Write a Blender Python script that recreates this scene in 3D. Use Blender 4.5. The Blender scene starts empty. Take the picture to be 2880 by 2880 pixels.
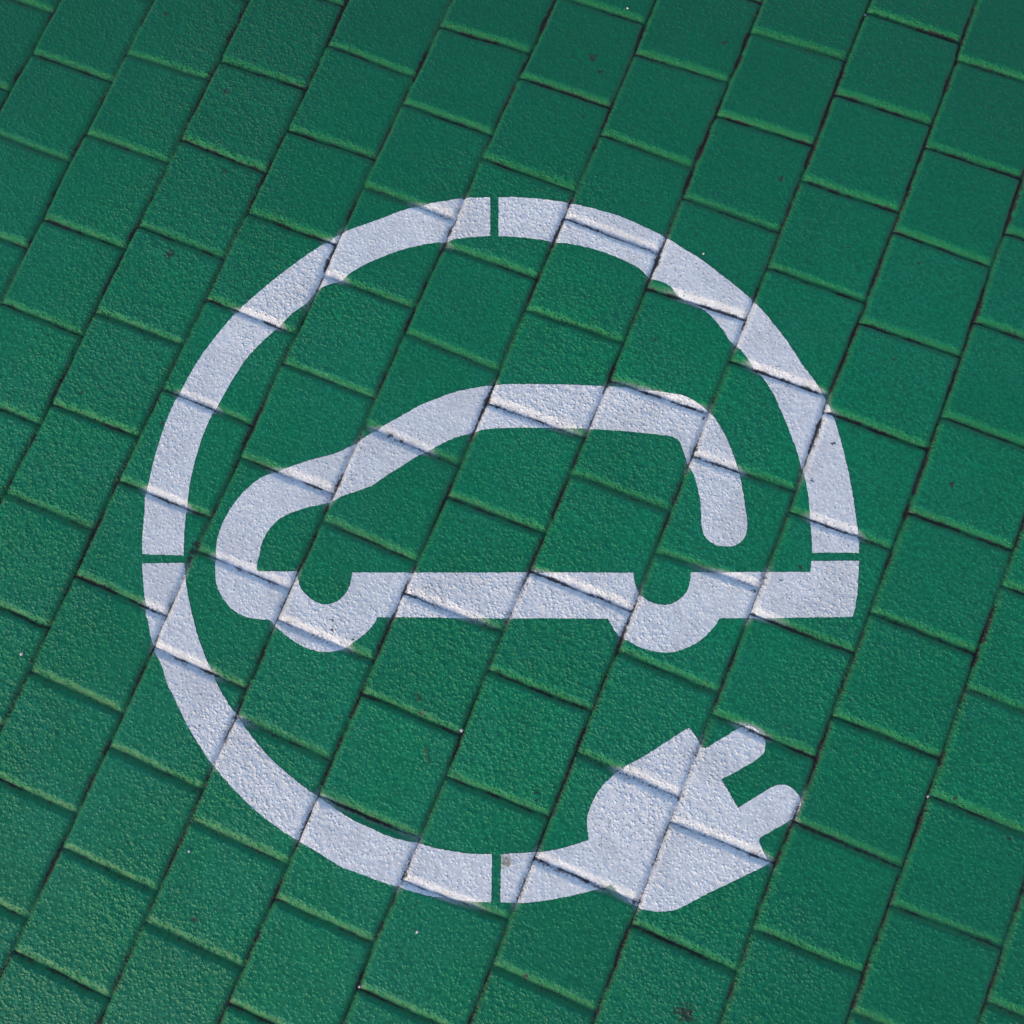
# Electric-vehicle charging bay: white stencilled symbol on green painted block paving.
# Everything is built in the paving's own frame: x across the courses, y along them, z up, metres.
import bpy, math, random
import numpy as np
from mathutils import Matrix, Vector, noise as mnoise

random.seed(7)
rng = np.random.default_rng(11)
scene = bpy.context.scene
COL = scene.collection

# ----------------------------------------------------------------- measured paving joints
# one course per key; each joint: (left end, right end) in 0.1 mm, None = not measured
JOINTS = {
 -8: [(None, (-6980, 2357)), (None, (-6958, 3326))],
 -7: [(None, (-5994, 859)), (None, (-5999, 1862)), ((-6922, 2836), (-5974, 2835))],
 -6: [(None, (-5014, -751)), ((-5943, 243), (-5019, 225)), ((-5967, 1209), (-5038, 1214)), ((-5975, 2208), (-5016, 2217)), ((-5960, 3174), (-5026, 3204))],
 -5: [(None, (-4032, -2497)), ((-5001, -1488), (-4037, -1495)), ((-4996, -512), (-4026, -496)), ((-4996, 501), (-4032, 504)), ((-4991, 1490), (-4024, 1473)), ((-4994, 2503), (-4026, 2475)), ((-4991, 3442), (-4033, 3463)), (None, (-4049, 4472))],
 -4: [(None, (-3008, -4912)), (None, (-3015, -3922)), ((-3985, -2924), (-3005, -2938)), ((-3978, -1940), (-3012, -1966)), ((-4015, -955), (-3014, -957)), ((-4012, 36), (-3034, 17)), ((-3999, 1033), (-3008, 1021)), ((-4006, 2015), (-3042, 2016)), ((-3990, 2986), (-3037, 3003)), ((-3994, 4001), (-3032, 3974))],
 -3: [((-2985, -5205), (-2012, -5216)), ((-2981, -4228), (-2008, -4241)), ((-2977, -3257), (-2013, -3275)), ((-2988, -2268), (-2011, -2294)), ((-3014, -1297), (-2015, -1293)), ((-2997, -308), (-2000, -304)), ((-3008, 707), (-2013, 702)), ((-2999, 1684), (-2034, 1679)), ((-3017, 2693), (-2006, 2679)), ((-3004, 3669), (-2032, 3655)), ((-2979, 4600), (-2011, 4633))],
 -2: [((-1985, -4510), (-1015, -4517)), ((-1985, -3541), (-1002, -3561)), ((-1978, -2559), (-1017, -2572)), ((-2014, -1596), (-1026, -1600)), ((-2008, -574), (-1018, -604)), ((-2002, 422), (-997, 389)), ((-2018, 1423), (-1015, 1395)), ((-1998, 2393), (-1005, 2406)), ((-2019, 3393), (-1008, 3386)), ((-1990, 4346), (-1034, 4354)), ((-1972, 5329), (-1037, 5336))],
 -1: [((-993, -4826), None), ((-985, -3865), (-35, -3866)), ((-983, -2904), (-6, -2886)), ((-988, -1909), (-22, -1914)), ((-992, -915), (-32, -906)), ((-974, 76), (1, 93)), ((-980, 1068), (5, 1080)), ((-997, 2068), (2, 2094)), ((-1021, 3091), (-20, 3065)), ((-991, 4052), (-44, 4029)), ((-982, 4998), (-16, 5018)), (None, (-21, 5962))],
 0: [((19, -4257), None), ((17, -3278), (989, -3222)), ((36, -2295), (1005, -2273)), ((17, -1277), (1008, -1263)), ((21, -284), (1017, -279)), ((27, 712), (997, 716)), ((19, 1703), (1002, 1731)), ((31, 2695), (1002, 2732)), ((27, 3695), (986, 3682)), ((10, 4648), (994, 4668)), ((5, 5620), (970, 5638))],
 1: [((1035, -3616), (1980, -3625)), ((1030, -2647), (1988, -2645)), ((1028, -1656), (2001, -1667)), ((1032, -672), (1991, -680)), ((1032, 309), (2014, 352)), ((1017, 1295), (2014, 1318)), ((1021, 2286), (1969, 2304)), ((1032, 3310), (1989, 3302)), ((1024, 4279), (1994, 4288)), ((1019, 5265), (1991, 5269)), ((1017, 6217), (1966, 6208))],
 2: [((2019, -2831), (2974, -2841)), ((2019, -1889), (2949, -1871)), ((2029, -873), (2985, -886)), ((2046, 104), (2995, 112)), ((2034, 1120), (2992, 1131)), ((2007, 2149), (3002, 2142)), ((2036, 3092), (2996, 3103)), ((2027, 4086), (2975, 4060)), ((2018, 5029), (2967, 5027)), ((2019, 6021), None)],
 3: [((3000, -2454), (3953, -2437)), ((3032, -1473), (3980, -1484)), ((3021, -480), (3998, -474)), ((3037, 514), (3985, 516)), ((3035, 1519), (3999, 1526)), ((3022, 2486), None), ((3018, 3480), None), ((3005, 4447), None)],
 4: [((3992, -2751), None), ((4003, -1807), (4949, -1779)), ((4014, -810), None), ((4012, 187), None), ((4035, 1185), None)],
 5: [((4952, -2238), None)],
}
PITCH_X = 1000.0
PITCH_Y = 988.1
# stencil outlines, 0.1 mm: x, y, 1 = sharp corner
OUTLINES = {
 'ring_arc_topleft': [(-1764,3026,1),(-1899,2971,0),(-2014,2924,0),(-2122,2863,0),(-2245,2790,0),(-2410,2682,0),(-2554,2569,0),(-2692,2440,0),(-2844,2302,0),(-3010,2149,0),(-3095,2026,0),(-3190,1890,0),(-3280,1746,0),(-3388,1555,0),(-3492,1356,0),(-3571,1188,0),(-3657,996,0),(-3702,841,0),(-3750,653,0),(-3781,514,0),(-3806,319,0),(-3819,121,0),(-3829,1,0),(-3825,-169,0),(-3812,-336,0),(-3784,-534,0),(-3755,-692,0),(-3719,-847,0),(-3695,-987,0),(-3637,-1113,0),(-3570,-1290,0),(-3525,-1401,0),(-3467,-1515,1),(-3089,-1376,1),(-3154,-1234,0),(-3211,-1091,0),(-3269,-929,0),(-3300,-830,0),(-3354,-646,0),(-3389,-472,0),(-3416,-294,0),(-3427,-109,0),(-3423,26,0),(-3409,118,0),(-3400,284,0),(-3380,446,0),(-3350,632,0),(-3276,836,0),(-3225,947,0),(-3177,1054,0),(-3124,1192,0),(-3038,1343,0),(-3019,1429,0),(-2984,1521,0),(-2905,1605,0),(-2802,1705,0),(-2730,1826,0),(-2632,1953,0),(-2526,2063,0),(-2416,2164,0),(-2287,2263,0),(-2153,2353,0),(-2044,2411,0),(-1983,2446,0),(-1925,2490,0),(-1801,2557,0),(-1706,2601,0),(-1606,2647,1)],
 'ring_arc_topright': [(-1687,3055,1),(-1572,3100,0),(-1405,3155,0),(-1235,3201,0),(-1062,3238,0),(-885,3266,0),(-706,3284,0),(-523,3293,0),(-353,3284,0),(-182,3270,0),(-7,3247,0),(198,3197,0),(377,3157,0),(542,3104,0),(706,3050,0),(872,2988,0),(1008,2935,0),(1128,2875,0),(1288,2775,0),(1452,2664,0),(1574,2570,0),(1694,2476,0),(1809,2400,0),(1902,2334,0),(1990,2257,0),(2075,2161,0),(2140,2076,0),(2209,1975,0),(2279,1875,0),(2353,1759,0),(2433,1628,0),(2499,1511,0),(2561,1392,0),(2629,1259,0),(2676,1172,0),(2702,1112,0),(2741,991,1),(2353,836,1),(2301,969,0),(2245,1088,0),(2203,1196,0),(2146,1317,0),(2089,1420,0),(2030,1514,0),(1979,1575,0),(1911,1676,0),(1820,1786,0),(1728,1896,0),(1629,2005,0),(1501,2140,0),(1356,2251,0),(1270,2293,0),(1186,2354,0),(1115,2402,0),(1037,2447,0),(956,2472,0),(855,2551,0),(751,2616,0),(652,2664,0),(552,2692,0),(459,2701,0),(383,2710,0),(202,2795,0),(110,2799,0),(0,2800,0),(-90,2843,0),(-190,2864,0),(-362,2882,0),(-528,2882,0),(-691,2873,0),(-849,2849,0),(-967,2818,0),(-1090,2797,0),(-1244,2762,0),(-1413,2714,0),(-1529,2676,1)],
 'ring_arc_bottomleft': [(-3428,-1595,1),(-3054,-1437,1),(-2990,-1551,0),(-2920,-1650,0),(-2838,-1761,0),(-2742,-1883,0),(-2635,-2009,0),(-2528,-2116,0),(-2396,-2239,0),(-2285,-2337,0),(-2186,-2410,0),(-2080,-2479,0),(-2007,-2518,0),(-1868,-2600,0),(-1737,-2666,0),(-1575,-2744,0),(-1383,-2809,0),(-1199,-2859,0),(-1040,-2894,0),(-925,-2914,0),(-729,-2949,0),(-579,-2969,0),(-421,-2970,0),(-264,-2970,0),(-116,-2952,0),(27,-2922,0),(190,-2899,0),(346,-2862,0),(498,-2817,0),(662,-2753,1),(816,-3131,1),(657,-3194,0),(507,-3241,0),(384,-3274,0),(260,-3302,0),(130,-3320,0),(-33,-3340,0),(-199,-3356,0),(-369,-3364,0),(-538,-3377,0),(-691,-3356,0),(-838,-3340,0),(-986,-3326,0),(-1080,-3314,0),(-1213,-3293,0),(-1393,-3252,0),(-1559,-3204,0),(-1732,-3141,0),(-1892,-3072,0),(-2008,-3018,0),(-2094,-2971,0),(-2212,-2897,0),(-2343,-2813,0),(-2460,-2723,0),(-2581,-2625,0),(-2718,-2515,0),(-2779,-2448,0),(-2867,-2361,0),(-2950,-2306,0),(-3010,-2242,0),(-3069,-2159,0),(-3128,-2076,0),(-3189,-2010,0),(-3237,-1922,0),(-3307,-1806,0),(-3371,-1704,0)],
 'plug_and_cord': [(739,-2721,1),(888,-3099,1),(1033,-3044,0),(1173,-2975,0),(1307,-2894,0),(1439,-2806,0),(1569,-2714,0),(1659,-2649,0),(1730,-2586,1),(1795,-2615,0),(1870,-2639,0),(1946,-2663,0),(2016,-2674,0),(2108,-2658,0),(2196,-2631,0),(2291,-2581,0),(2367,-2514,0),(2480,-2381,0),(2936,-1880,1),(2855,-1814,0),(2767,-1728,1),(2885,-1583,0),(2990,-1447,0),(3015,-1382,0),(3017,-1308,0),(2986,-1256,0),(2933,-1221,0),(2870,-1203,0),(2800,-1215,0),(2747,-1249,0),(2690,-1317,0),(2516,-1547,1),(2300,-1374,1),(2526,-1093,0),(2558,-1022,0),(2558,-964,0),(2534,-907,0),(2494,-869,0),(2436,-847,0),(2384,-840,0),(2326,-863,0),(2276,-908,0),(2210,-999,0),(2062,-1191,1),(1995,-1138,0),(1927,-1091,0),(1879,-1061,1),(1835,-1113,0),(1603,-1438,0),(1467,-1608,0),(1410,-1698,0),(1358,-1803,0),(1327,-1915,0),(1317,-2019,0),(1322,-2115,0),(1351,-2202,0),(1407,-2301,1),(1395,-2319,0),(1281,-2414,0),(1152,-2510,0),(1015,-2588,0),(943,-2620,0),(873,-2655,0)],
 'car_outline': [(2370,760,1),(2768,923,1),(2807,785,0),(2853,630,0),(2876,501,0),(2884,417,1),(2212,135,0),(1781,-42,1),(1775,-102,0),(1750,-172,0),(1714,-256,0),(1661,-342,0),(1576,-430,0),(1507,-484,0),(1420,-523,0),(1311,-550,0),(1211,-556,0),(1122,-549,0),(1032,-539,0),(963,-518,0),(900,-466,0),(846,-427,1),(383,-611,0),(52,-746,0),(-373,-916,0),(-833,-1094,0),(-1132,-1215,1),(-1138,-1285,0),(-1165,-1367,0),(-1203,-1444,0),(-1256,-1527,0),(-1326,-1615,0),(-1427,-1681,0),(-1538,-1716,0),(-1662,-1724,0),(-1797,-1708,0),(-1922,-1675,0),(-2008,-1648,0),(-2066,-1623,0),(-2138,-1647,0),(-2204,-1664,0),(-2327,-1679,0),(-2449,-1657,0),(-2569,-1598,0),(-2644,-1538,0),(-2708,-1456,0),(-2769,-1335,0),(-2824,-1211,0),(-2861,-1080,0),(-2872,-937,0),(-2859,-784,0),(-2820,-625,0),(-2766,-497,0),(-2699,-396,0),(-2619,-324,0),(-2540,-249,0),(-2418,-145,0),(-2280,-34,0),(-2167,48,0),(-2098,112,0),(-2026,201,0),(-1945,313,0),(-1865,429,0),(-1781,537,0),(-1686,659,0),(-1565,811,0),(-1433,938,0),(-1299,1057,0),(-1155,1154,0),(-1005,1237,0),(-851,1309,0),(-646,1391,0),(-377,1492,0),(-58,1603,0),(180,1684,0),(424,1748,0),(589,1784,0),(725,1809,0),(834,1801,0),(932,1778,0),(1033,1743,0),(1127,1679,0),(1231,1590,0),(1331,1483,0),(1424,1374,0),(1495,1275,0),(1579,1127,0),(1676,950,0),(1722,852,0),(1737,761,0),(1715,681,0),(1659,623,0),(1593,593,0),(1520,580,0),(1437,596,0),(1375,637,0),(1330,705,0),(1285,812,0),(1218,948,0),(1154,1049,0),(1085,1139,0),(1036,1175,0),(979,1234,0),(912,1318,0),(860,1376,0),(809,1393,0),(740,1388,0),(579,1347,0),(338,1280,0),(99,1205,0),(-60,1153,0),(-296,1066,0),(-608,943,0),(-795,865,0),(-915,802,0),(-997,736,0),(-1108,652,0),(-1200,563,0),(-1285,461,0),(-1371,362,0),(-1442,269,0),(-1521,154,0),(-1601,39,0),(-1655,-47,0),(-1696,-101,0),(-1782,-180,0),(-1916,-295,0),(-1967,-356,0),(-2048,-425,0),(-2176,-512,0),(-2297,-616,0),(-2371,-700,0),(-2409,-780,0),(-2436,-882,0),(-2437,-1002,0),(-2413,-1101,0),(-2402,-1169,0),(-2376,-1253,1),(-2011,-1108,1),(-1982,-1163,0),(-1924,-1229,0),(-1827,-1280,0),(-1726,-1301,0),(-1639,-1290,0),(-1567,-1246,0),(-1521,-1178,0),(-1496,-1092,0),(-1496,-1021,0),(-1526,-922,1),(-845,-649,0),(11,-302,0),(907,55,1),(949,-16,0),(998,-76,0),(1077,-123,0),(1169,-138,0),(1281,-114,0),(1348,-66,0),(1405,18,0),(1424,105,0),(1414,189,0),(1393,254,1),(1920,470,0),(2396,663,1)],
}
CHIPS = [(-4547, 1324, 5.0), (-4416, 2333, 2.5), (-4779, 3146, 3.0), (-5175, 1081, 2.0), (-5764, 3732, 3.0), (-5331, 104, 2.0), (-5368, 1738, 1.5), (-5394, 2417, 2.0), (-1245, 4671, 3.0), (-1374, 4802, 4.5), (-1587, 4735, 2.0), (-1225, 4156, 2.0), (-2390, 4046, 1.6), (277, 2223, 2.0), (-197, 5404, 3.0), (829, 4216, 3.0), (1684, 3775, 2.0), (2345, 3845, 2.0), (2456, 5653, 1.2), (2471, 5618, 1.2), (2729, 5036, 2.5), (2117, 5026, 2.5), (2431, 2850, 2.0), (3309, 1913, 3.0), (2292, 669, 2.2), (2183, 504, 2.0), (2185, 1874, 2.3), (2120, 1477, 2.3), (1326, -3594, 3.0), (812, -2113, 2.5), (853, -2179, 2.5), (-405, -1859, 3.0), (-492, -1740, 4.0), (-1260, -1479, 2.0), (-1482, -1478, 2.2), (-1519, -1395, 2.0), (-2462, -1181, 1.6), (-3424, -668, 1.2), (-3852, -281, 2.0), (-4753, -292, 2.0), (-3013, -1238, 4.0), (-3026, -1311, 3.5), (-3028, -1385, 3.5), (-1579, -4297, 3.5), (-2436, -3940, 2.0), (2703, -3314, 9.0), (4221, -740, 2.0), (4742, -893, 2.0), (528, -2806, 1.4), (-1724, 428, 2.3), (-1597, 413, 2.3), (-971, 1090, 2.3), (-876, 1061, 2.3), (1028, -2640, 2.3), (1526, -2649, 2.3), (18, -3221, 2.3), (1969, -2638, 2.3), (-1986, -2562, 2.3), (987, 1679, 2.3), (1026, 1363, 2.3), (1984, 296, 2.3), (2061, 110, 2.3)]      # x, y, radius mm : dirty chips in the paint
STAIN = [(798, -2761, 5.5)]
GRIT = [(-7, -1865, 2.3), (-1872, -3795, 2.0), (-4124, -2803, 2.3), (1011, 6209, 2.3), (407, 3212, 1.5), (4012, -819, 1.8), (20, -4240, 1.8), (309, -3615, 2.0), (-1246, 5431, 1.6)]
SCRATCH = [(-266, -2122), (-240, -2157), (-216, -2189), (-185, -2227), (-164, -2255)]

# ----------------------------------------------------------------- numpy noise
def hsh(ix, iy, s=0):
    h = (ix.astype(np.int64) * 374761393 + iy.astype(np.int64) * 668265263 + s * 974634777) & 0xffffffff
    h = ((h ^ (h >> 13)) * 1274126177) & 0xffffffff
    h = ((h ^ (h >> 16)) * 2246822519) & 0xffffffff
    return ((h ^ (h >> 15)) & 0xffffff) / float(0xffffff)

def vnoise(x, y, s=0):
    fx, fy = np.floor(x), np.floor(y)
    tx, ty = x - fx, y - fy
    tx = tx * tx * (3 - 2 * tx); ty = ty * ty * (3 - 2 * ty)
    a = hsh(fx, fy, s); b = hsh(fx + 1, fy, s); c = hsh(fx, fy + 1, s); d = hsh(fx + 1, fy + 1, s)
    return (a + (b - a) * tx) * (1 - ty) + (c + (d - c) * tx) * ty        # 0..1

def fbm(x, y, s=0, o=3):
    r = 0; amp = .5; tot = 0
    for k in range(o):
        r = r + amp * vnoise(x * 2 ** k, y * 2 ** k, s + k * 17); tot += amp; amp *= .5
    return r / tot

def sstep(a, b, x):
    t = np.clip((x - a) / (b - a), 0, 1)
    return t * t * (3 - 2 * t)

# ----------------------------------------------------------------- the lattice of pavers
KMIN, KMAX = -24, 24                      # course boundaries
YLIM = 21000.0
crs = {}                                  # course -> (vL, vR, dark) arrays
bound = {k: [] for k in range(KMIN, KMAX + 1)}
OFFS = {}
for c in range(KMIN, KMAX):
    m = {}
    if c in JOINTS:
        for (L, R) in JOINTS[c]:
            if L and R: vl, vr = L[1], R[1]
            elif L: vl = vr = L[1]
            else: vl = vr = R[1]
            mid = (vl + vr) / 2
            tl = (L[0] if L else None); 
            # extend the measured ends to the course boundaries
            if L and R and R[0] - L[0] > 200:
                g = (vr - vl) / (R[0] - L[0]); vl, vr = mid - g * 500, mid + g * 500
            m[mid] = (vl, vr)
            if L: bound[c].append((L[1], L[0] - c * 1000 - 12))
            if R: bound[c + 1].append((R[1], R[0] - (c + 1) * 1000 + 22))
    if m:
        ks = sorted(m)
    else:
        ks = [OFFS.get(c, random.uniform(0, 988))]; m[ks[0]] = (ks[0] - random.uniform(-12, 12), ks[0] + random.uniform(-12, 12))
    lo = ks[0]
    while lo > -YLIM:
        lo -= PITCH_Y + random.uniform(-6, 6); j = random.uniform(-9, 9); m[lo] = (lo - j, lo + j)
    hi = ks[-1]
    while hi < YLIM:
        hi += PITCH_Y + random.uniform(-6, 6); j = random.uniform(-9, 9); m[hi] = (hi - j, hi + j)
    ks = sorted(m)
    crs[c] = (np.array([m[k][0] for k in ks]) / 10, np.array([m[k][1] for k in ks]) / 10)   # mm

YT = np.arange(-2200, 2200, 10.0)
btab = np.zeros((KMAX - KMIN + 1, len(YT)))
for k in bound:
    p = sorted(bound[k])
    if len(p) >= 3:
        ys = np.array([a for a, b in p]) / 10.0; ds = np.array([b for a, b in p]) / 10.0
        dsm = ds.copy(); dsm[1:-1] = .25 * ds[:-2] + .5 * ds[1:-1] + .25 * ds[2:]
        btab[k - KMIN] = np.interp(YT, ys, dsm)
    else:
        btab[k - KMIN] = random.uniform(-1, 1) + .8 * np.sin(YT / 400 + k)

def surface(X, Y):
    """X, Y in metres -> dict of z (m) and masks, for any array of points."""
    sh = X.shape
    x = X.ravel() * 1000.0; y = Y.ravel() * 1000.0
    # hand-laid wobble and ragged paint edges
    wx = (fbm(x / 23, y / 23, 3) - .5) * 1.5 + (vnoise(x / 5, y / 5, 9) - .5) * .7
    wy = (fbm(x / 23, y / 23, 5) - .5) * 1.5 + (vnoise(x / 5, y / 5, 12) - .5) * .7
    k = np.clip(np.round(x / 100).astype(int), KMIN, KMAX)
    fi = np.clip((y - YT[0]) / 10, 0, len(YT) - 2); i0 = fi.astype(int); fr = fi - i0
    dev = btab[k - KMIN, i0] * (1 - fr) + btab[k - KMIN, i0 + 1] * fr
    s = x - (k * 100 + dev) + wx
    c = np.clip(np.where(s >= 0, k, k - 1), KMIN, KMAX - 1)
    ds = np.abs(s)
    dc = np.full(x.shape, 999.0); jid = np.zeros(x.shape, int); bid = np.zeros(x.shape, int)
    sgn = np.zeros(x.shape)
    for cc in range(KMIN, KMAX):
        m = np.nonzero(c == cc)[0]
        if not len(m): continue
        vL, vR = crs[cc]
        t = (x[m] / 100 - cc)
        ym = y[m] + wy[m]
        n = np.searchsorted((vL + vR) / 2, ym)
        best = np.full(len(m), 999.0); bj = np.zeros(len(m), int); sg = np.zeros(len(m))
        up = np.zeros(len(m), int) + n
        for q in (n - 1, n):
            qq = np.clip(q, 0, len(vL) - 1)
            line = vL[qq] * (1 - t) + vR[qq] * t
            d = ym - line
            u = np.abs(d) < np.abs(best)
            best = np.where(u, d, best); bj = np.where(u, qq, bj)
        up = np.where(best >= 0, bj, bj - 1)
        dc[m] = np.abs(best); jid[m] = bj; bid[m] = up; sgn[m] = np.sign(best)
    # per paver / per joint randoms
    r1 = hsh(c, bid, 1); r2 = hsh(c, bid, 2); r3 = hsh(c, bid, 3); r4 = hsh(c, bid, 4)
    j1 = hsh(c, jid, 21); j2 = hsh(c, jid, 22); j3 = hsh(c, jid, 23)
    b1 = hsh(k, np.floor(y / 140).astype(int) * 0 + 5, 31)
    along = fbm(k * 7.3, y / 60, 40); along2 = fbm(x / 60, c * 3.1 + jid * 5.7, 44)
    # chamfers
    ws = 4.4 + 1.6 * along; wc = np.where(sgn > 0, 8.0, 4.8) + 1.0 * (j1 - .5)
    Ds = 2.5 + 1.1 * along; Dc = 3.2 + .8 * (j2 - .5)
    xs_ = np.clip(ds / ws, 0, 1); xc_ = np.clip(dc / wc, 0, 1)
    qs = (1 - xs_) ** 1.1
    qc = np.where(sgn > 0, (1 - xc_) ** 1.05, (1 - xc_) ** 1.0)
    xx = x - (c + .5) * 100; 
    top = (r1 - .5) * .9 + (r2 - .5) * .007 * xx + (vnoise(x / 45, y / 45, 60) - .5) * .5 \
        + (vnoise(x / 11, y / 11, 61) - .5) * .16 + (vnoise(x / 4.2, y / 4.2, 62) - .5) * .10
    depth = np.maximum(qs * Ds, qc * Dc) + .35 * np.minimum(qs * Ds, qc * Dc)
    blend = np.maximum(qs, qc)
    top = top * (1 - sstep(.6, 1, blend))
    z = top - depth
    # how open / dirty each joint is: the far end of the bay is the more cracked one
    far = sstep(150, 620, .36 * x + .93 * y + (fbm(x / 160, y / 160, 70) - .5) * 260)
    ds_dirt = np.clip(.52 + .40 * far + (along - .5) * 1.5, .12, 1.25)
    dc_dirt = np.clip(.36 + .34 * far + (j3 - .55) * .7 + (along2 - .5) * .9, .10, 1.2)
    crack = np.maximum((1 - sstep(.2, 1.3, ds)) * ds_dirt, (1 - sstep(.2, 1.3, dc)) * dc_dirt)
    z = z - 2.4 * crack
    near = ds < dc
    big = fbm(x / 310, y / 310, 80); midn = fbm(x / 26, y / 26, 83, 4); grime = fbm(x / 9, y / 9, 86, 3)
    pitm = fbm(x / 48, y / 48, 90, 3); broken = fbm(x / 15, y / 15, 94, 3); fade = fbm(x / 150, y / 150, 97, 3)
    return dict(z=(z / 1000).reshape(sh), ds=ds.reshape(sh), dc=dc.reshape(sh),
                joint=np.minimum(ds, dc).reshape(sh),
                dirt=np.where(near, ds_dirt, dc_dirt).reshape(sh), blend=blend.reshape(sh),
                tone=r3.reshape(sh),
                steep=np.clip(1 - ds / (3.6 + 1.6 * broken), 0, 1).reshape(sh), far=np.maximum(sstep(60, 600, -.27 * x + .96 * y + (fbm(x / 120, y / 120, 71) - .5) * 160), .55 * sstep(120, 560, .92 * x - .4 * y + (fbm(x / 140, y / 140, 72) - .5) * 220)).reshape(sh), coarse=((.5 + .65 * sstep(.35, .65, fade)) * (.9 + .2 * r4) * (1.12 - .45 * sstep(-300, 700, .8 * x + .6 * y))).reshape(sh),  # far: mask of the painted vignette, top and right of the frame
                big=big.reshape(sh), mid=midn.reshape(sh), grime=grime.reshape(sh), pitm=pitm.reshape(sh), broken=broken.reshape(sh))
KEYS = ('joint', 'dirt', 'tone', 'blend', 'coarse', 'big', 'mid', 'grime', 'pitm', 'broken', 'far', 'steep')

# ----------------------------------------------------------------- stencil outlines (smoothed, metres)
def outline(pts, step=.0012):
    P = np.array([(a, b) for a, b, _ in pts], float) / 10000.0
    K = [k for _, _, k in pts]; n = len(P)
    out = []; corners = []
    for i in range(n):
        a, b = P[i], P[(i + 1) % n]
        pa = P[i - 1] if not K[i] else a - (b - a)
        pb = P[(i + 2) % n] if not K[(i + 1) % n] else b + (b - a)
        L = np.linalg.norm(b - a); m = max(1, int(L / step))
        ta = (b - pa) / 2; tb = (pb - a) / 2
        # keep tangents proportional to this span
        ta = ta / (np.linalg.norm(ta) + 1e-9) * L; tb = tb / (np.linalg.norm(tb) + 1e-9) * L
        if K[i]: corners.append(a)
        for j in range(m):
            t = j / m
            h0 = 2*t**3-3*t**2+1; h1 = t**3-2*t**2+t; h2 = -2*t**3+3*t**2; h3 = t**3-t**2
            out.append(h0*a + h1*ta + h2*b + h3*tb)
    out = np.array(out)
    j = np.stack([vnoise(out[:, 0] * 700, out[:, 1] * 700, 201), vnoise(out[:, 0] * 700, out[:, 1] * 700, 202)], 1) - .5
    j2 = np.stack([vnoise(out[:, 0] * 250, out[:, 1] * 250, 203), vnoise(out[:, 0] * 250, out[:, 1] * 250, 204)], 1) - .5
    return out + j * .0007 + j2 * .0003, np.array(corners)

OUT = {k: outline(v) for k, v in OUTLINES.items()}
ALLO = np.concatenate([v[0] for v in OUT.values()])

def inside(px, py, poly):
    r = np.zeros(px.shape, bool)
    x0, y0 = poly[:, 0], poly[:, 1]; x1, y1 = np.roll(x0, -1), np.roll(y0, -1)
    for a, b, c, d in zip(x0, y0, x1, y1):
        if b == d: continue
        m = ((b > py) != (d > py))
        if not m.any(): continue
        idx = np.nonzero(m)[0]
        r[idx] ^= px[idx] < (c - a) * (py[idx] - b) / (d - b) + a
    return r

def nearest(px, py, pts, cap=1e9):
    bi = np.zeros(len(px), int); bd = np.full(len(px), 1e9)
    CH = 3000
    for s in range(0, len(px), CH):
        dx = px[s:s+CH, None] - pts[None, :, 0]; dy = py[s:s+CH, None] - pts[None, :, 1]
        d = dx*dx + dy*dy
        j = d.argmin(1); bi[s:s+CH] = j; bd[s:s+CH] = np.sqrt(d[np.arange(len(j)), j])
    return bi, bd

# ----------------------------------------------------------------- shared sampling lines
H = .0015
core = np.arange(-.74, .7401, H)
def ext(core, lim, st=.0065):
    e = np.arange(core[-1] + st, lim, st)
    f = np.arange(core[0] - st, -lim, -st)[::-1]
    return np.concatenate([f, core, e])
GX = ext(np.arange(-.78, .7801, H), 1.95)
GY = ext(np.arange(-.72, .7401, H), 1.95)

def make_mesh(name, co, quads, mat, attrs, parent=None, smooth=True):
    me = bpy.data.meshes.new(name)
    me.vertices.add(len(co)); me.vertices.foreach_set('co', co.astype(np.float32).ravel())
    nf = len(quads)
    me.loops.add(nf * 4); me.loops.foreach_set('vertex_index', quads.astype(np.int32).ravel())
    me.polygons.add(nf)
    me.polygons.foreach_set('loop_start', np.arange(nf, dtype=np.int32) * 4)
    me.update(calc_edges=True)
    if smooth: me.polygons.foreach_set('use_smooth', np.ones(nf, bool))
    for k, v in attrs.items():
        at = me.attributes.new(k, 'FLOAT', 'POINT'); at.data.foreach_set('value', v.astype(np.float32).ravel())
    me.validate(); me.materials.append(mat)
    o = bpy.data.objects.new(name, me); COL.objects.link(o)
    if parent is not None: o.parent = parent
    return o

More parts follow.
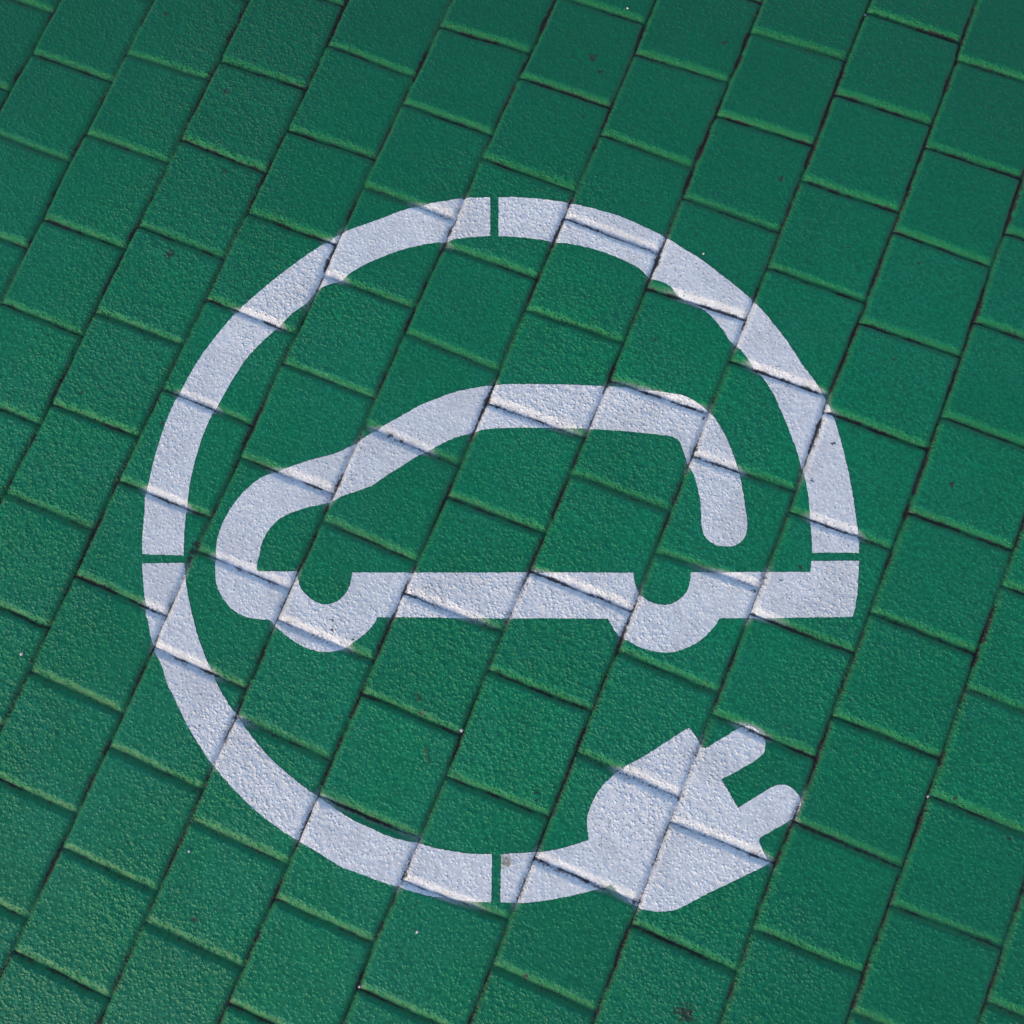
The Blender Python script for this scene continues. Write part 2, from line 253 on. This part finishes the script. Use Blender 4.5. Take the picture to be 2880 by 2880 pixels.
# ----------------------------------------------------------------- materials
class N:
    def __init__(s, mat): s.t = mat.node_tree; s.n = s.t.nodes; s.l = s.t.links
    def new(s, ty, **kw):
        n = s.n.new(ty)
        for k, v in kw.items(): setattr(n, k, v)
        return n
    def put(s, sock, v):
        if hasattr(v, 'links'): s.l.new(v, sock)
        elif v is not None: sock.default_value = v
    def math(s, op, a, b=None, c=None, clamp=False):
        n = s.new('ShaderNodeMath', operation=op, use_clamp=clamp); s.put(n.inputs[0], a)
        if b is not None: s.put(n.inputs[1], b)
        if c is not None: s.put(n.inputs[2], c)
        return n.outputs[0]
    def attr(s, name): return s.new('ShaderNodeAttribute', attribute_name=name).outputs['Fac']
    def mapr(s, v, a, b, c=0., d=1., ty='LINEAR'):
        n = s.new('ShaderNodeMapRange', interpolation_type=ty, clamp=True)
        s.put(n.inputs[0], v)
        for i, q in zip((1, 2, 3, 4), (a, b, c, d)): s.put(n.inputs[i], q)
        return n.outputs[0]
    def noise(s, vec, scale, detail=2., rough=.5, out=0, dist=0.):
        n = s.new('ShaderNodeTexNoise'); s.put(n.inputs['Vector'], vec)
        n.inputs['Scale'].default_value = scale; n.inputs['Detail'].default_value = detail
        n.inputs['Roughness'].default_value = rough; n.inputs['Distortion'].default_value = dist
        return n.outputs[out]
    def voro(s, vec, scale, feature='F1', out='Distance', rnd=1.):
        n = s.new('ShaderNodeTexVoronoi', feature=feature); s.put(n.inputs['Vector'], vec)
        n.inputs['Scale'].default_value = scale; n.inputs['Randomness'].default_value = rnd
        return n.outputs[out]
    def mix(s, f, a, b, ty='MIX'):
        n = s.new('ShaderNodeMix', data_type='RGBA', blend_type=ty)
        s.put(n.inputs[0], f)
        for i, q in ((6, a), (7, b)):
            s.put(n.inputs[i], (q + (1,)) if isinstance(q, tuple) and len(q) == 3 else q)
        return n.outputs[2]

def base_mat(name):
    m = bpy.data.materials.new(name); m.use_nodes = True
    g = N(m); b = g.n['Principled BSDF']; return m, g, b

def paint_material(name, white):
    m, g, b = base_mat(name)
    pos = g.new('ShaderNodeTexCoord').outputs['Object']
    joint, dirt, chip, tone, blend, coarse, big, midn, grime, pitm, broken = [g.attr(a) for a in
        ('joint', 'dirt', 'chip', 'tone', 'blend', 'coarse', 'big', 'mid', 'grime', 'pitm', 'broken')]
    nA = g.noise(pos, 430, 2, .65); nB = g.noise(pos, 240, 3, .7)
    # --- colour of the coat; on green also a painted vignette and lit bevels
    if white:
        col = g.mix(g.mapr(big, .3, .7), (.745, .755, .82), (.81, .82, .875))
        col = g.mix(g.mapr(midn, .46, .68, 0, .55), col, (.60, .60, .645))
    else:
        col = g.mix(g.mapr(big, .3, .7), (.0028, .212, .103), (.0045, .262, .121))
        col = g.mix(g.mapr(midn, .4, .75, 0, .45), col, (.010, .175, .094))
        col = g.mix(g.mapr(pitm, .40, .62, 0, .5), col, (.012, .225, .135))
        col = g.mix(g.math('MULTIPLY', g.attr('far'), .8), col, (.0028, .095, .053))  # painted vignette: green darkened toward the frame's top and right
        col = g.mix(g.mapr(tone, 0, 1, 0, .25), col, (.003, .138, .072))
    r1 = g.noise(pos, 270, 2, .6); r2 = g.voro(pos, 310)
    grain = g.mapr(r2, .12, .62, 1, 0, 'SMOOTHSTEP')
    low = g.math('MULTIPLY', g.mapr(grain, .0, .5, 1, 0), g.mapr(r1, .42, .60, 1.3, .1))
    col = g.mix(g.math('MULTIPLY', low, .5), col, (.55, .56, .62) if white else (.002, .100, .054))
    col = g.mix(g.mapr(nA, .40, .72, 0, .35), col, (.46, .47, .52) if white else (.003, .108, .054))
    if not white: col = g.mix(g.mapr(blend, .02, .5, 0, .6), col, (.026, .200, .066))  # warm sunlit look of the bevels painted in as yellow-green
    # --- overspray of white mist where the stencil did not touch the block
    if not white:
        mf = g.math('MULTIPLY', g.attr('mist'), g.mapr(nA, .3, .7, .35, 1.1), clamp=True)
        col = g.mix(mf, col, (.50, .51, .56))
    # --- faint grey traffic grime, thicker in the chamfers; on green tinted like sunlit bevels
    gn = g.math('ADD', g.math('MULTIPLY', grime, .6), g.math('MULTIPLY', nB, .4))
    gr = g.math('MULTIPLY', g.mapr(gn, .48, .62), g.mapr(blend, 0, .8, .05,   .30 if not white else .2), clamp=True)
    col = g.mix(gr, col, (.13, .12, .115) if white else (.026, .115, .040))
    band = g.math('MULTIPLY', g.mapr(g.attr('steep'), .0, .35), g.mapr(nB, .32, .60, .25, .85))
    if white: band = g.math('MULTIPLY', band, .22)
    col = g.mix(g.math('MULTIPLY', band, .75), col, (.30, .29, .30) if white else (.018, .115, .066))
    # --- sparse pits where the coat has not covered
    v = g.voro(pos, 240 if white else 150)
    pit = g.math('MULTIPLY', g.mapr(v, .10 if white else .07, .24 if white else .17, 1, 0), g.mapr(pitm, .33 if white else .42, .56))
    col = g.mix(g.math('MULTIPLY', pit, .75), col, (.16, .155, .165) if white else (.020, .055, .045))
    # --- open joint line: broken dark crack with brown sand in it
    width = g.math('MULTIPLY', dirt, g.mapr(broken, .36, .62, .65 if white else .4, 2.2 if white else 2.3))
    width = g.math('MULTIPLY', width, g.mapr(nB, .3, .7, .35, 1.6))
    dk = g.mapr(g.math('SUBTRACT', width, joint), -.5, .3)
    sand = g.mapr(nA, .35, .65)
    dcol = g.mix(sand, (.014, .014, .013), (.085, .062, .056))
    col = g.mix(g.math('MULTIPLY', dk, .88), col, dcol)
    # --- loose brown and black speckle beside the joints
    sp = g.math('MULTIPLY', g.mapr(nA, .52, .60), g.mapr(joint, .6, 4.2, 1., 0.))
    sp = g.math('MULTIPLY', sp, g.mapr(broken, .40, .56))
    col = g.mix(g.math('MULTIPLY', sp, .9), col, (.040, .032, .030))
    # --- individual chips
    cn = g.math('ADD', chip, g.math('MULTIPLY', g.math('SUBTRACT', nB, .5), 3.4))
    cf = g.math('MULTIPLY', g.mapr(cn, .55, .8), g.mapr(chip, .05, .35))
    col = g.mix(g.math('MULTIPLY', cf, .85), col, g.mix(sand, (.012, .016, .015), (.05, .055, .05)))
    if white:
        st = g.attr('stain')
        sf = g.math('MULTIPLY', g.mapr(g.math('ADD', st, g.math('MULTIPLY', g.math('SUBTRACT', nB, .5), 2.4)), .3, .9), g.mapr(st, .02, .2))
        col = g.mix(g.math('MULTIPLY', sf, .75), col, (.17, .16, .09))
    g.l.new(col, b.inputs['Base Color'])
    b.inputs['Roughness'].default_value = .5 if not white else .62
    b.inputs['Specular IOR Level'].default_value = .19 if not white else .2
    # --- orange-peel relief of rolled paint over coarse concrete
    hgt = g.math('ADD', g.math('MULTIPLY', grain, g.mapr(r1, .40, .62, .05, .9)), g.math('MULTIPLY', r1, .6))
    hgt = g.math('ADD', hgt, g.math('MULTIPLY', g.noise(pos, 125, 1, .5), 1.1))
    hgt = g.math('MULTIPLY', hgt, coarse if not white else g.math('MULTIPLY', coarse, .7))
    bp = g.new('ShaderNodeBump'); bp.inputs['Strength'].default_value = 1.
    bp.inputs['Distance'].default_value = .0012; g.l.new(hgt, bp.inputs['Height'])
    g.l.new(bp.outputs[0], b.inputs['Normal'])
    return m

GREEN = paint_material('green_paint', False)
WHITE = paint_material('white_paint', True)

def field(X, Y, pts):
    r = np.zeros(X.shape)
    for (a, b_, rad) in pts:
        a = a / 10000.; b_ = b_ / 10000.; R = rad / 1000.
        i0, i1 = np.searchsorted(X[0] if X.ndim == 2 else X, [0, 0]) if False else (0, 0)
        m = (np.abs(X - a) < 2.2 * R) & (np.abs(Y - b_) < 2.2 * R)
        if m.any():
            d = np.hypot(X[m] - a, Y[m] - b_) / R
            r[m] = np.maximum(r[m], np.clip(1.25 - d * .75, 0, 1))
    return r

# ----------------------------------------------------------------- the block paving: one structure
X, Y = np.meshgrid(GX, GY)
S = surface(X, Y)
nx, ny = len(GX), len(GY)
chip = np.zeros(X.shape)
for (a, b_, rad) in CHIPS:
    R = rad * 2.2 / 1000; a /= 10000.; b_ /= 10000.
    i0, i1 = np.searchsorted(GX, [a - R, a + R]); j0, j1 = np.searchsorted(GY, [b_ - R, b_ + R])
    if i1 > i0 and j1 > j0:
        d = np.hypot(X[j0:j1, i0:i1] - a, Y[j0:j1, i0:i1] - b_) / (rad / 1000)
        chip[j0:j1, i0:i1] = np.maximum(chip[j0:j1, i0:i1], np.clip(1.25 - d * .75, 0, 1))
# overspray beside the stencil edges, strongest down in the joints
mist = np.zeros(X.shape)
reg = (np.abs(X + .047) < .40) & (np.abs(Y + .005) < .40) & (S['joint'] < 7)
rr = np.nonzero(reg.ravel())[0]
bi, bd = nearest(X.ravel()[rr], Y.ravel()[rr], ALLO[::3])
reach = .0015 + .011 * S['blend'].ravel()[rr]
mist.ravel()[rr] = np.clip(1 - bd / reach, 0, 1) ** 1.3 * np.clip(S['blend'].ravel()[rr] * 1.5, 0, 1)
Z = S['z'].copy()
edge = np.zeros(X.shape, bool); edge[0] = edge[-1] = True; edge[:, 0] = edge[:, -1] = True
Z[edge] = -.06
co = np.stack([X, Y, Z], -1).reshape(-1, 3)
i = np.arange(nx - 1)[None, :] + np.arange(ny - 1)[:, None] * nx
quads = np.stack([i, i + 1, i + 1 + nx, i + nx], -1).reshape(-1, 4)
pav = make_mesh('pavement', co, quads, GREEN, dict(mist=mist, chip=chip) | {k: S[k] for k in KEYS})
pav['kind'] = 'structure'
pav['label'] = 'green painted block paving laid in staggered courses'
del co, quads, mist, chip

# ----------------------------------------------------------------- the white symbol: one thing, five stencilled parts
sym = bpy.data.objects.new('painted_symbol', None); COL.objects.link(sym)
sym.location = (0, 0, 0); sym.empty_display_size = .1
sym['label'] = 'white stencilled sign of a car in a ring ending in a plug on green pavers'
sym['category'] = 'road marking'

def stencil(name, key, label=None):
    poly, corners = OUT[key]
    x0, y0 = poly.min(0) - .004; x1, y1 = poly.max(0) + .004
    gx = GX[(GX > x0) & (GX < x1)]; gy = GY[(GY > y0) & (GY < y1)]
    PX, PY = np.meshgrid(gx, gy); sh = PX.shape
    ins = inside(PX.ravel(), PY.ravel(), poly).reshape(sh)
    cell = ins[:-1, :-1] | ins[1:, :-1] | ins[:-1, 1:] | ins[1:, 1:]
    used = np.zeros(sh, bool)
    used[:-1, :-1] |= cell; used[1:, :-1] |= cell; used[:-1, 1:] |= cell; used[1:, 1:] |= cell
    mv = used & ~ins
    ii = np.nonzero(mv.ravel())[0]
    px, py = PX.ravel().copy(), PY.ravel().copy()
    bi, bd = nearest(px[ii], py[ii], poly)
    for cx, cy in corners:
        d = np.hypot(px[ii] - cx, py[ii] - cy); j = d.argmin()
        if d[j] < 2 * H: bi[j] = ((poly[:, 0] - cx) ** 2 + (poly[:, 1] - cy) ** 2).argmin()
    px[ii] = poly[bi, 0]; py[ii] = poly[bi, 1]
    idx = -np.ones(px.shape, int); uu = np.nonzero(used.ravel())[0]; idx[uu] = np.arange(len(uu))
    vx, vy = px[uu], py[uu]
    Sx = surface(vx, vy)
    co = np.stack([vx, vy, Sx['z'] + .00032], -1)
    w = sh[1]; jj, i_ = np.nonzero(cell); b0 = jj * w + i_
    q = np.stack([idx[b0], idx[b0 + 1], idx[b0 + 1 + w], idx[b0 + w]], -1)
    o = make_mesh(name, co, q, WHITE, dict(chip=field(vx, vy, CHIPS), stain=field(vx, vy, STAIN)) | {k: Sx[k] for k in KEYS}, sym)
    if label: o['label'] = label
    return o

stencil('ring_arc', 'ring_arc_topleft')
stencil('ring_arc', 'ring_arc_topright')
stencil('ring_arc', 'ring_arc_bottomleft')
stencil('plug', 'plug_and_cord', 'white two-pin plug on the end of the ring')
stencil('car_outline', 'car_outline', 'white side view of a small car with two wheel arches')

# ----------------------------------------------------------------- loose grit and a dirty scratch built as a thin tube
def simple_mat(name, c1, c2, sc, rough=.8):
    m, g, b = base_mat(name); pos = g.new('ShaderNodeTexCoord').outputs['Object']
    g.l.new(g.mix(g.mapr(g.noise(pos, sc, 3, .6), .35, .65), c1, c2), b.inputs['Base Color'])
    b.inputs['Roughness'].default_value = rough
    bp = g.new('ShaderNodeBump'); bp.inputs['Distance'].default_value = .0002
    g.l.new(g.noise(pos, sc * 2, 2, .5), bp.inputs['Height']); g.l.new(bp.outputs[0], b.inputs['Normal'])
    return m
GRITM = simple_mat('pale_stone', (.72, .64, .68), (.42, .36, .45), 500)
SCRATCHM = simple_mat('dirty_scratch', (.16, .085, .07), (.045, .03, .03), 600)
import bmesh
def zat(x, y): return float(surface(np.array([x]), np.array([y]))['z'][0])
GRIT_LABELS = ['pale violet grit stone in the joint between the car and the ring bottom',
 'pale grit stone on the green block outside the lower left of the ring',
 'pale grit stone on the green block at the left picture edge below the ring gap',
 'pale grit stone in the dark joint at the top right corner of the picture',
 'tiny pale grit stone on green just outside the upper right of the ring',
 'tiny pale grit stone in the joint right of the plug pins',
 'pale grit stone in a dark joint corner below the bottom of the ring',
 'dull violet grit stone on the green block under the bottom ring gap',
 'tiny pale grit stone near the top edge, above the right half of the ring']
for n, (gx_, gy_, r_) in enumerate(GRIT):
    bm = bmesh.new(); bmesh.ops.create_icosphere(bm, subdivisions=3, radius=1)
    rad = r_ / 1000 * .72; sx = random.uniform(.85, 1.15); sy = random.uniform(.7, .95)
    for v in bm.verts:
        d = 1 + .35 * mnoise.noise(v.co * 1.3 + Vector((n * 9.1, 0, 0))) + .12 * mnoise.noise(v.co * 3.5 + Vector((0, n * 5, 0)))
        v.co = Vector((v.co.x * d * rad * sx, v.co.y * d * rad * sy, v.co.z * d * rad * .62))
    me = bpy.data.meshes.new('grit_stone'); bm.to_mesh(me); bm.free(); me.materials.append(GRITM)
    for p in me.polygons: p.use_smooth = True
    o = bpy.data.objects.new('grit_stone', me); COL.objects.link(o)
    x, y = gx_ / 10000, gy_ / 10000
    o.location = (x, y, zat(x, y) + rad * .45); o.rotation_euler = (0, 0, random.uniform(0, 6))
    o['label'] = GRIT_LABELS[n]; o['category'] = 'stone'; o['group'] = 'pale grit stones lying on the paving'
# dirt-filled scratch, modelled as a raised, tapering bent tube with knots
bm = bmesh.new(); path = [Vector((a / 10000, b_ / 10000, 0)) for a, b_ in SCRATCH]
fine = []
for k in range(len(path) - 1):
    for t in range(6): fine.append(path[k].lerp(path[k + 1], t / 6))
fine.append(path[-1]); origin = fine[0].copy(); rings = []
for k, p in enumerate(fine):
    f = k / (len(fine) - 1); r = .00042 * (1 - .55 * abs(f - .4)) * (1 + .55 * math.exp(-((f - .42) / .05) ** 2))*random.uniform(.85, 1.15)
    z = zat(p.x, p.y) + r + .0003 * math.sin(f * 3.1) + .00015
    d = (fine[min(k + 1, len(fine) - 1)] - fine[max(k - 1, 0)]).normalized(); s_ = Vector((-d.y, d.x, 0))
    rings.append([bm.verts.new(Vector((p.x - origin.x, p.y - origin.y, z)) + s_ * (r * math.cos(a)) + Vector((0, 0, r * math.sin(a))))
                  for a in [q * math.tau / 8 for q in range(8)]])
for a, b_ in zip(rings[:-1], rings[1:]):
    for q in range(8): bm.faces.new((a[q], a[(q + 1) % 8], b_[(q + 1) % 8], b_[q]))
bm.faces.new(rings[0][::-1]); bm.faces.new(rings[-1])
me = bpy.data.meshes.new('dirty_scratch'); bm.to_mesh(me); bm.free(); me.materials.append(SCRATCHM)
o = bpy.data.objects.new('dirty_scratch', me); COL.objects.link(o); o.location = (origin.x, origin.y, 0)
o['label'] = 'thin reddish brown dirty scratch, built as a raised tube, on a green block between the car and the ring'; o['category'] = 'scratch'

# ----------------------------------------------------------------- plain asphalt around the bay, out to the horizon
gm, g, b = base_mat('asphalt'); pos = g.new('ShaderNodeTexCoord').outputs['Object']
g.l.new(g.mix(g.mapr(g.noise(pos, 160, 3, .7), .35, .65), (.035, .036, .038), (.075, .074, .072)), b.inputs['Base Color'])
b.inputs['Roughness'].default_value = .9
bp = g.new('ShaderNodeBump'); bp.inputs['Distance'].default_value = .002
g.l.new(g.noise(pos, 190, 3, .6), bp.inputs['Height']); g.l.new(bp.outputs[0], b.inputs['Normal'])
bm = bmesh.new()
L0 = 1.947; L1 = 400
ci = [(-L0, -L0), (L0, -L0), (L0, L0), (-L0, L0)]; cq = [(-L1, -L1), (L1, -L1), (L1, L1), (-L1, L1)]
vi = [bm.verts.new((a, b_, -.006)) for a, b_ in ci]; vo = [bm.verts.new((a, b_, -.006)) for a, b_ in cq]
for k in range(4): bm.faces.new((vo[k], vo[(k + 1) % 4], vi[(k + 1) % 4], vi[k]))
me = bpy.data.meshes.new('ground'); bm.to_mesh(me); bm.free(); me.materials.append(gm)
o = bpy.data.objects.new('ground', me); COL.objects.link(o); o['kind'] = 'structure'

# ----------------------------------------------------------------- light
toward = Vector((-.391, -.920, 0)).normalized()      # horizontal direction to the sun
ELEV = math.radians(17)
sd = Vector((toward.x * math.cos(ELEV), toward.y * math.cos(ELEV), math.sin(ELEV)))
sun = bpy.data.lights.new('sun', 'SUN'); sun.energy = 2.5; sun.angle = math.radians(13)
sun.color = (1., .76, .42)
so = bpy.data.objects.new('sun', sun); COL.objects.link(so)
so.rotation_euler = sd.to_track_quat('Z', 'Y').to_euler(); so.location = sd * 5
w = bpy.data.worlds.new('World'); scene.world = w; w.use_nodes = True
wn = w.node_tree; bg = wn.nodes['Background']
sky = wn.nodes.new('ShaderNodeTexSky'); sky.sky_type = 'NISHITA'; sky.sun_disc = False
sky.sun_elevation = ELEV; sky.sun_rotation = math.atan2(toward.x, toward.y)
sky.air_density = 1.; sky.dust_density = 1.; sky.ozone_density = 1.
wn.links.new(sky.outputs[0], bg.inputs[0]); bg.inputs[1].default_value = .262

# ----------------------------------------------------------------- camera
cam = bpy.data.cameras.new('camera'); cam.sensor_width = 36; cam.sensor_fit = 'HORIZONTAL'
cam.lens = 36 * 1.08997; cam.clip_end = 2000; cam.clip_start = .01
cobj = bpy.data.objects.new('camera', cam); COL.objects.link(cobj)
xa = Vector((.9224513, .3808497, -.0635380)); ya = -Vector((.3637319, -.9123459, -.1879470)); za = -Vector((-.1295482, .1502611, -.9801219))
M = Matrix((xa, ya, za)).transposed().to_4x4(); M.translation = Vector((.10059, -.14051, 1.02591))
cobj.matrix_world = M
scene.camera = cobj
scene.view_settings.view_transform = 'Standard'; scene.view_settings.look = 'None'
scene.view_settings.exposure = 0; scene.view_settings.gamma = 1
scene.render.engine = 'CYCLES'
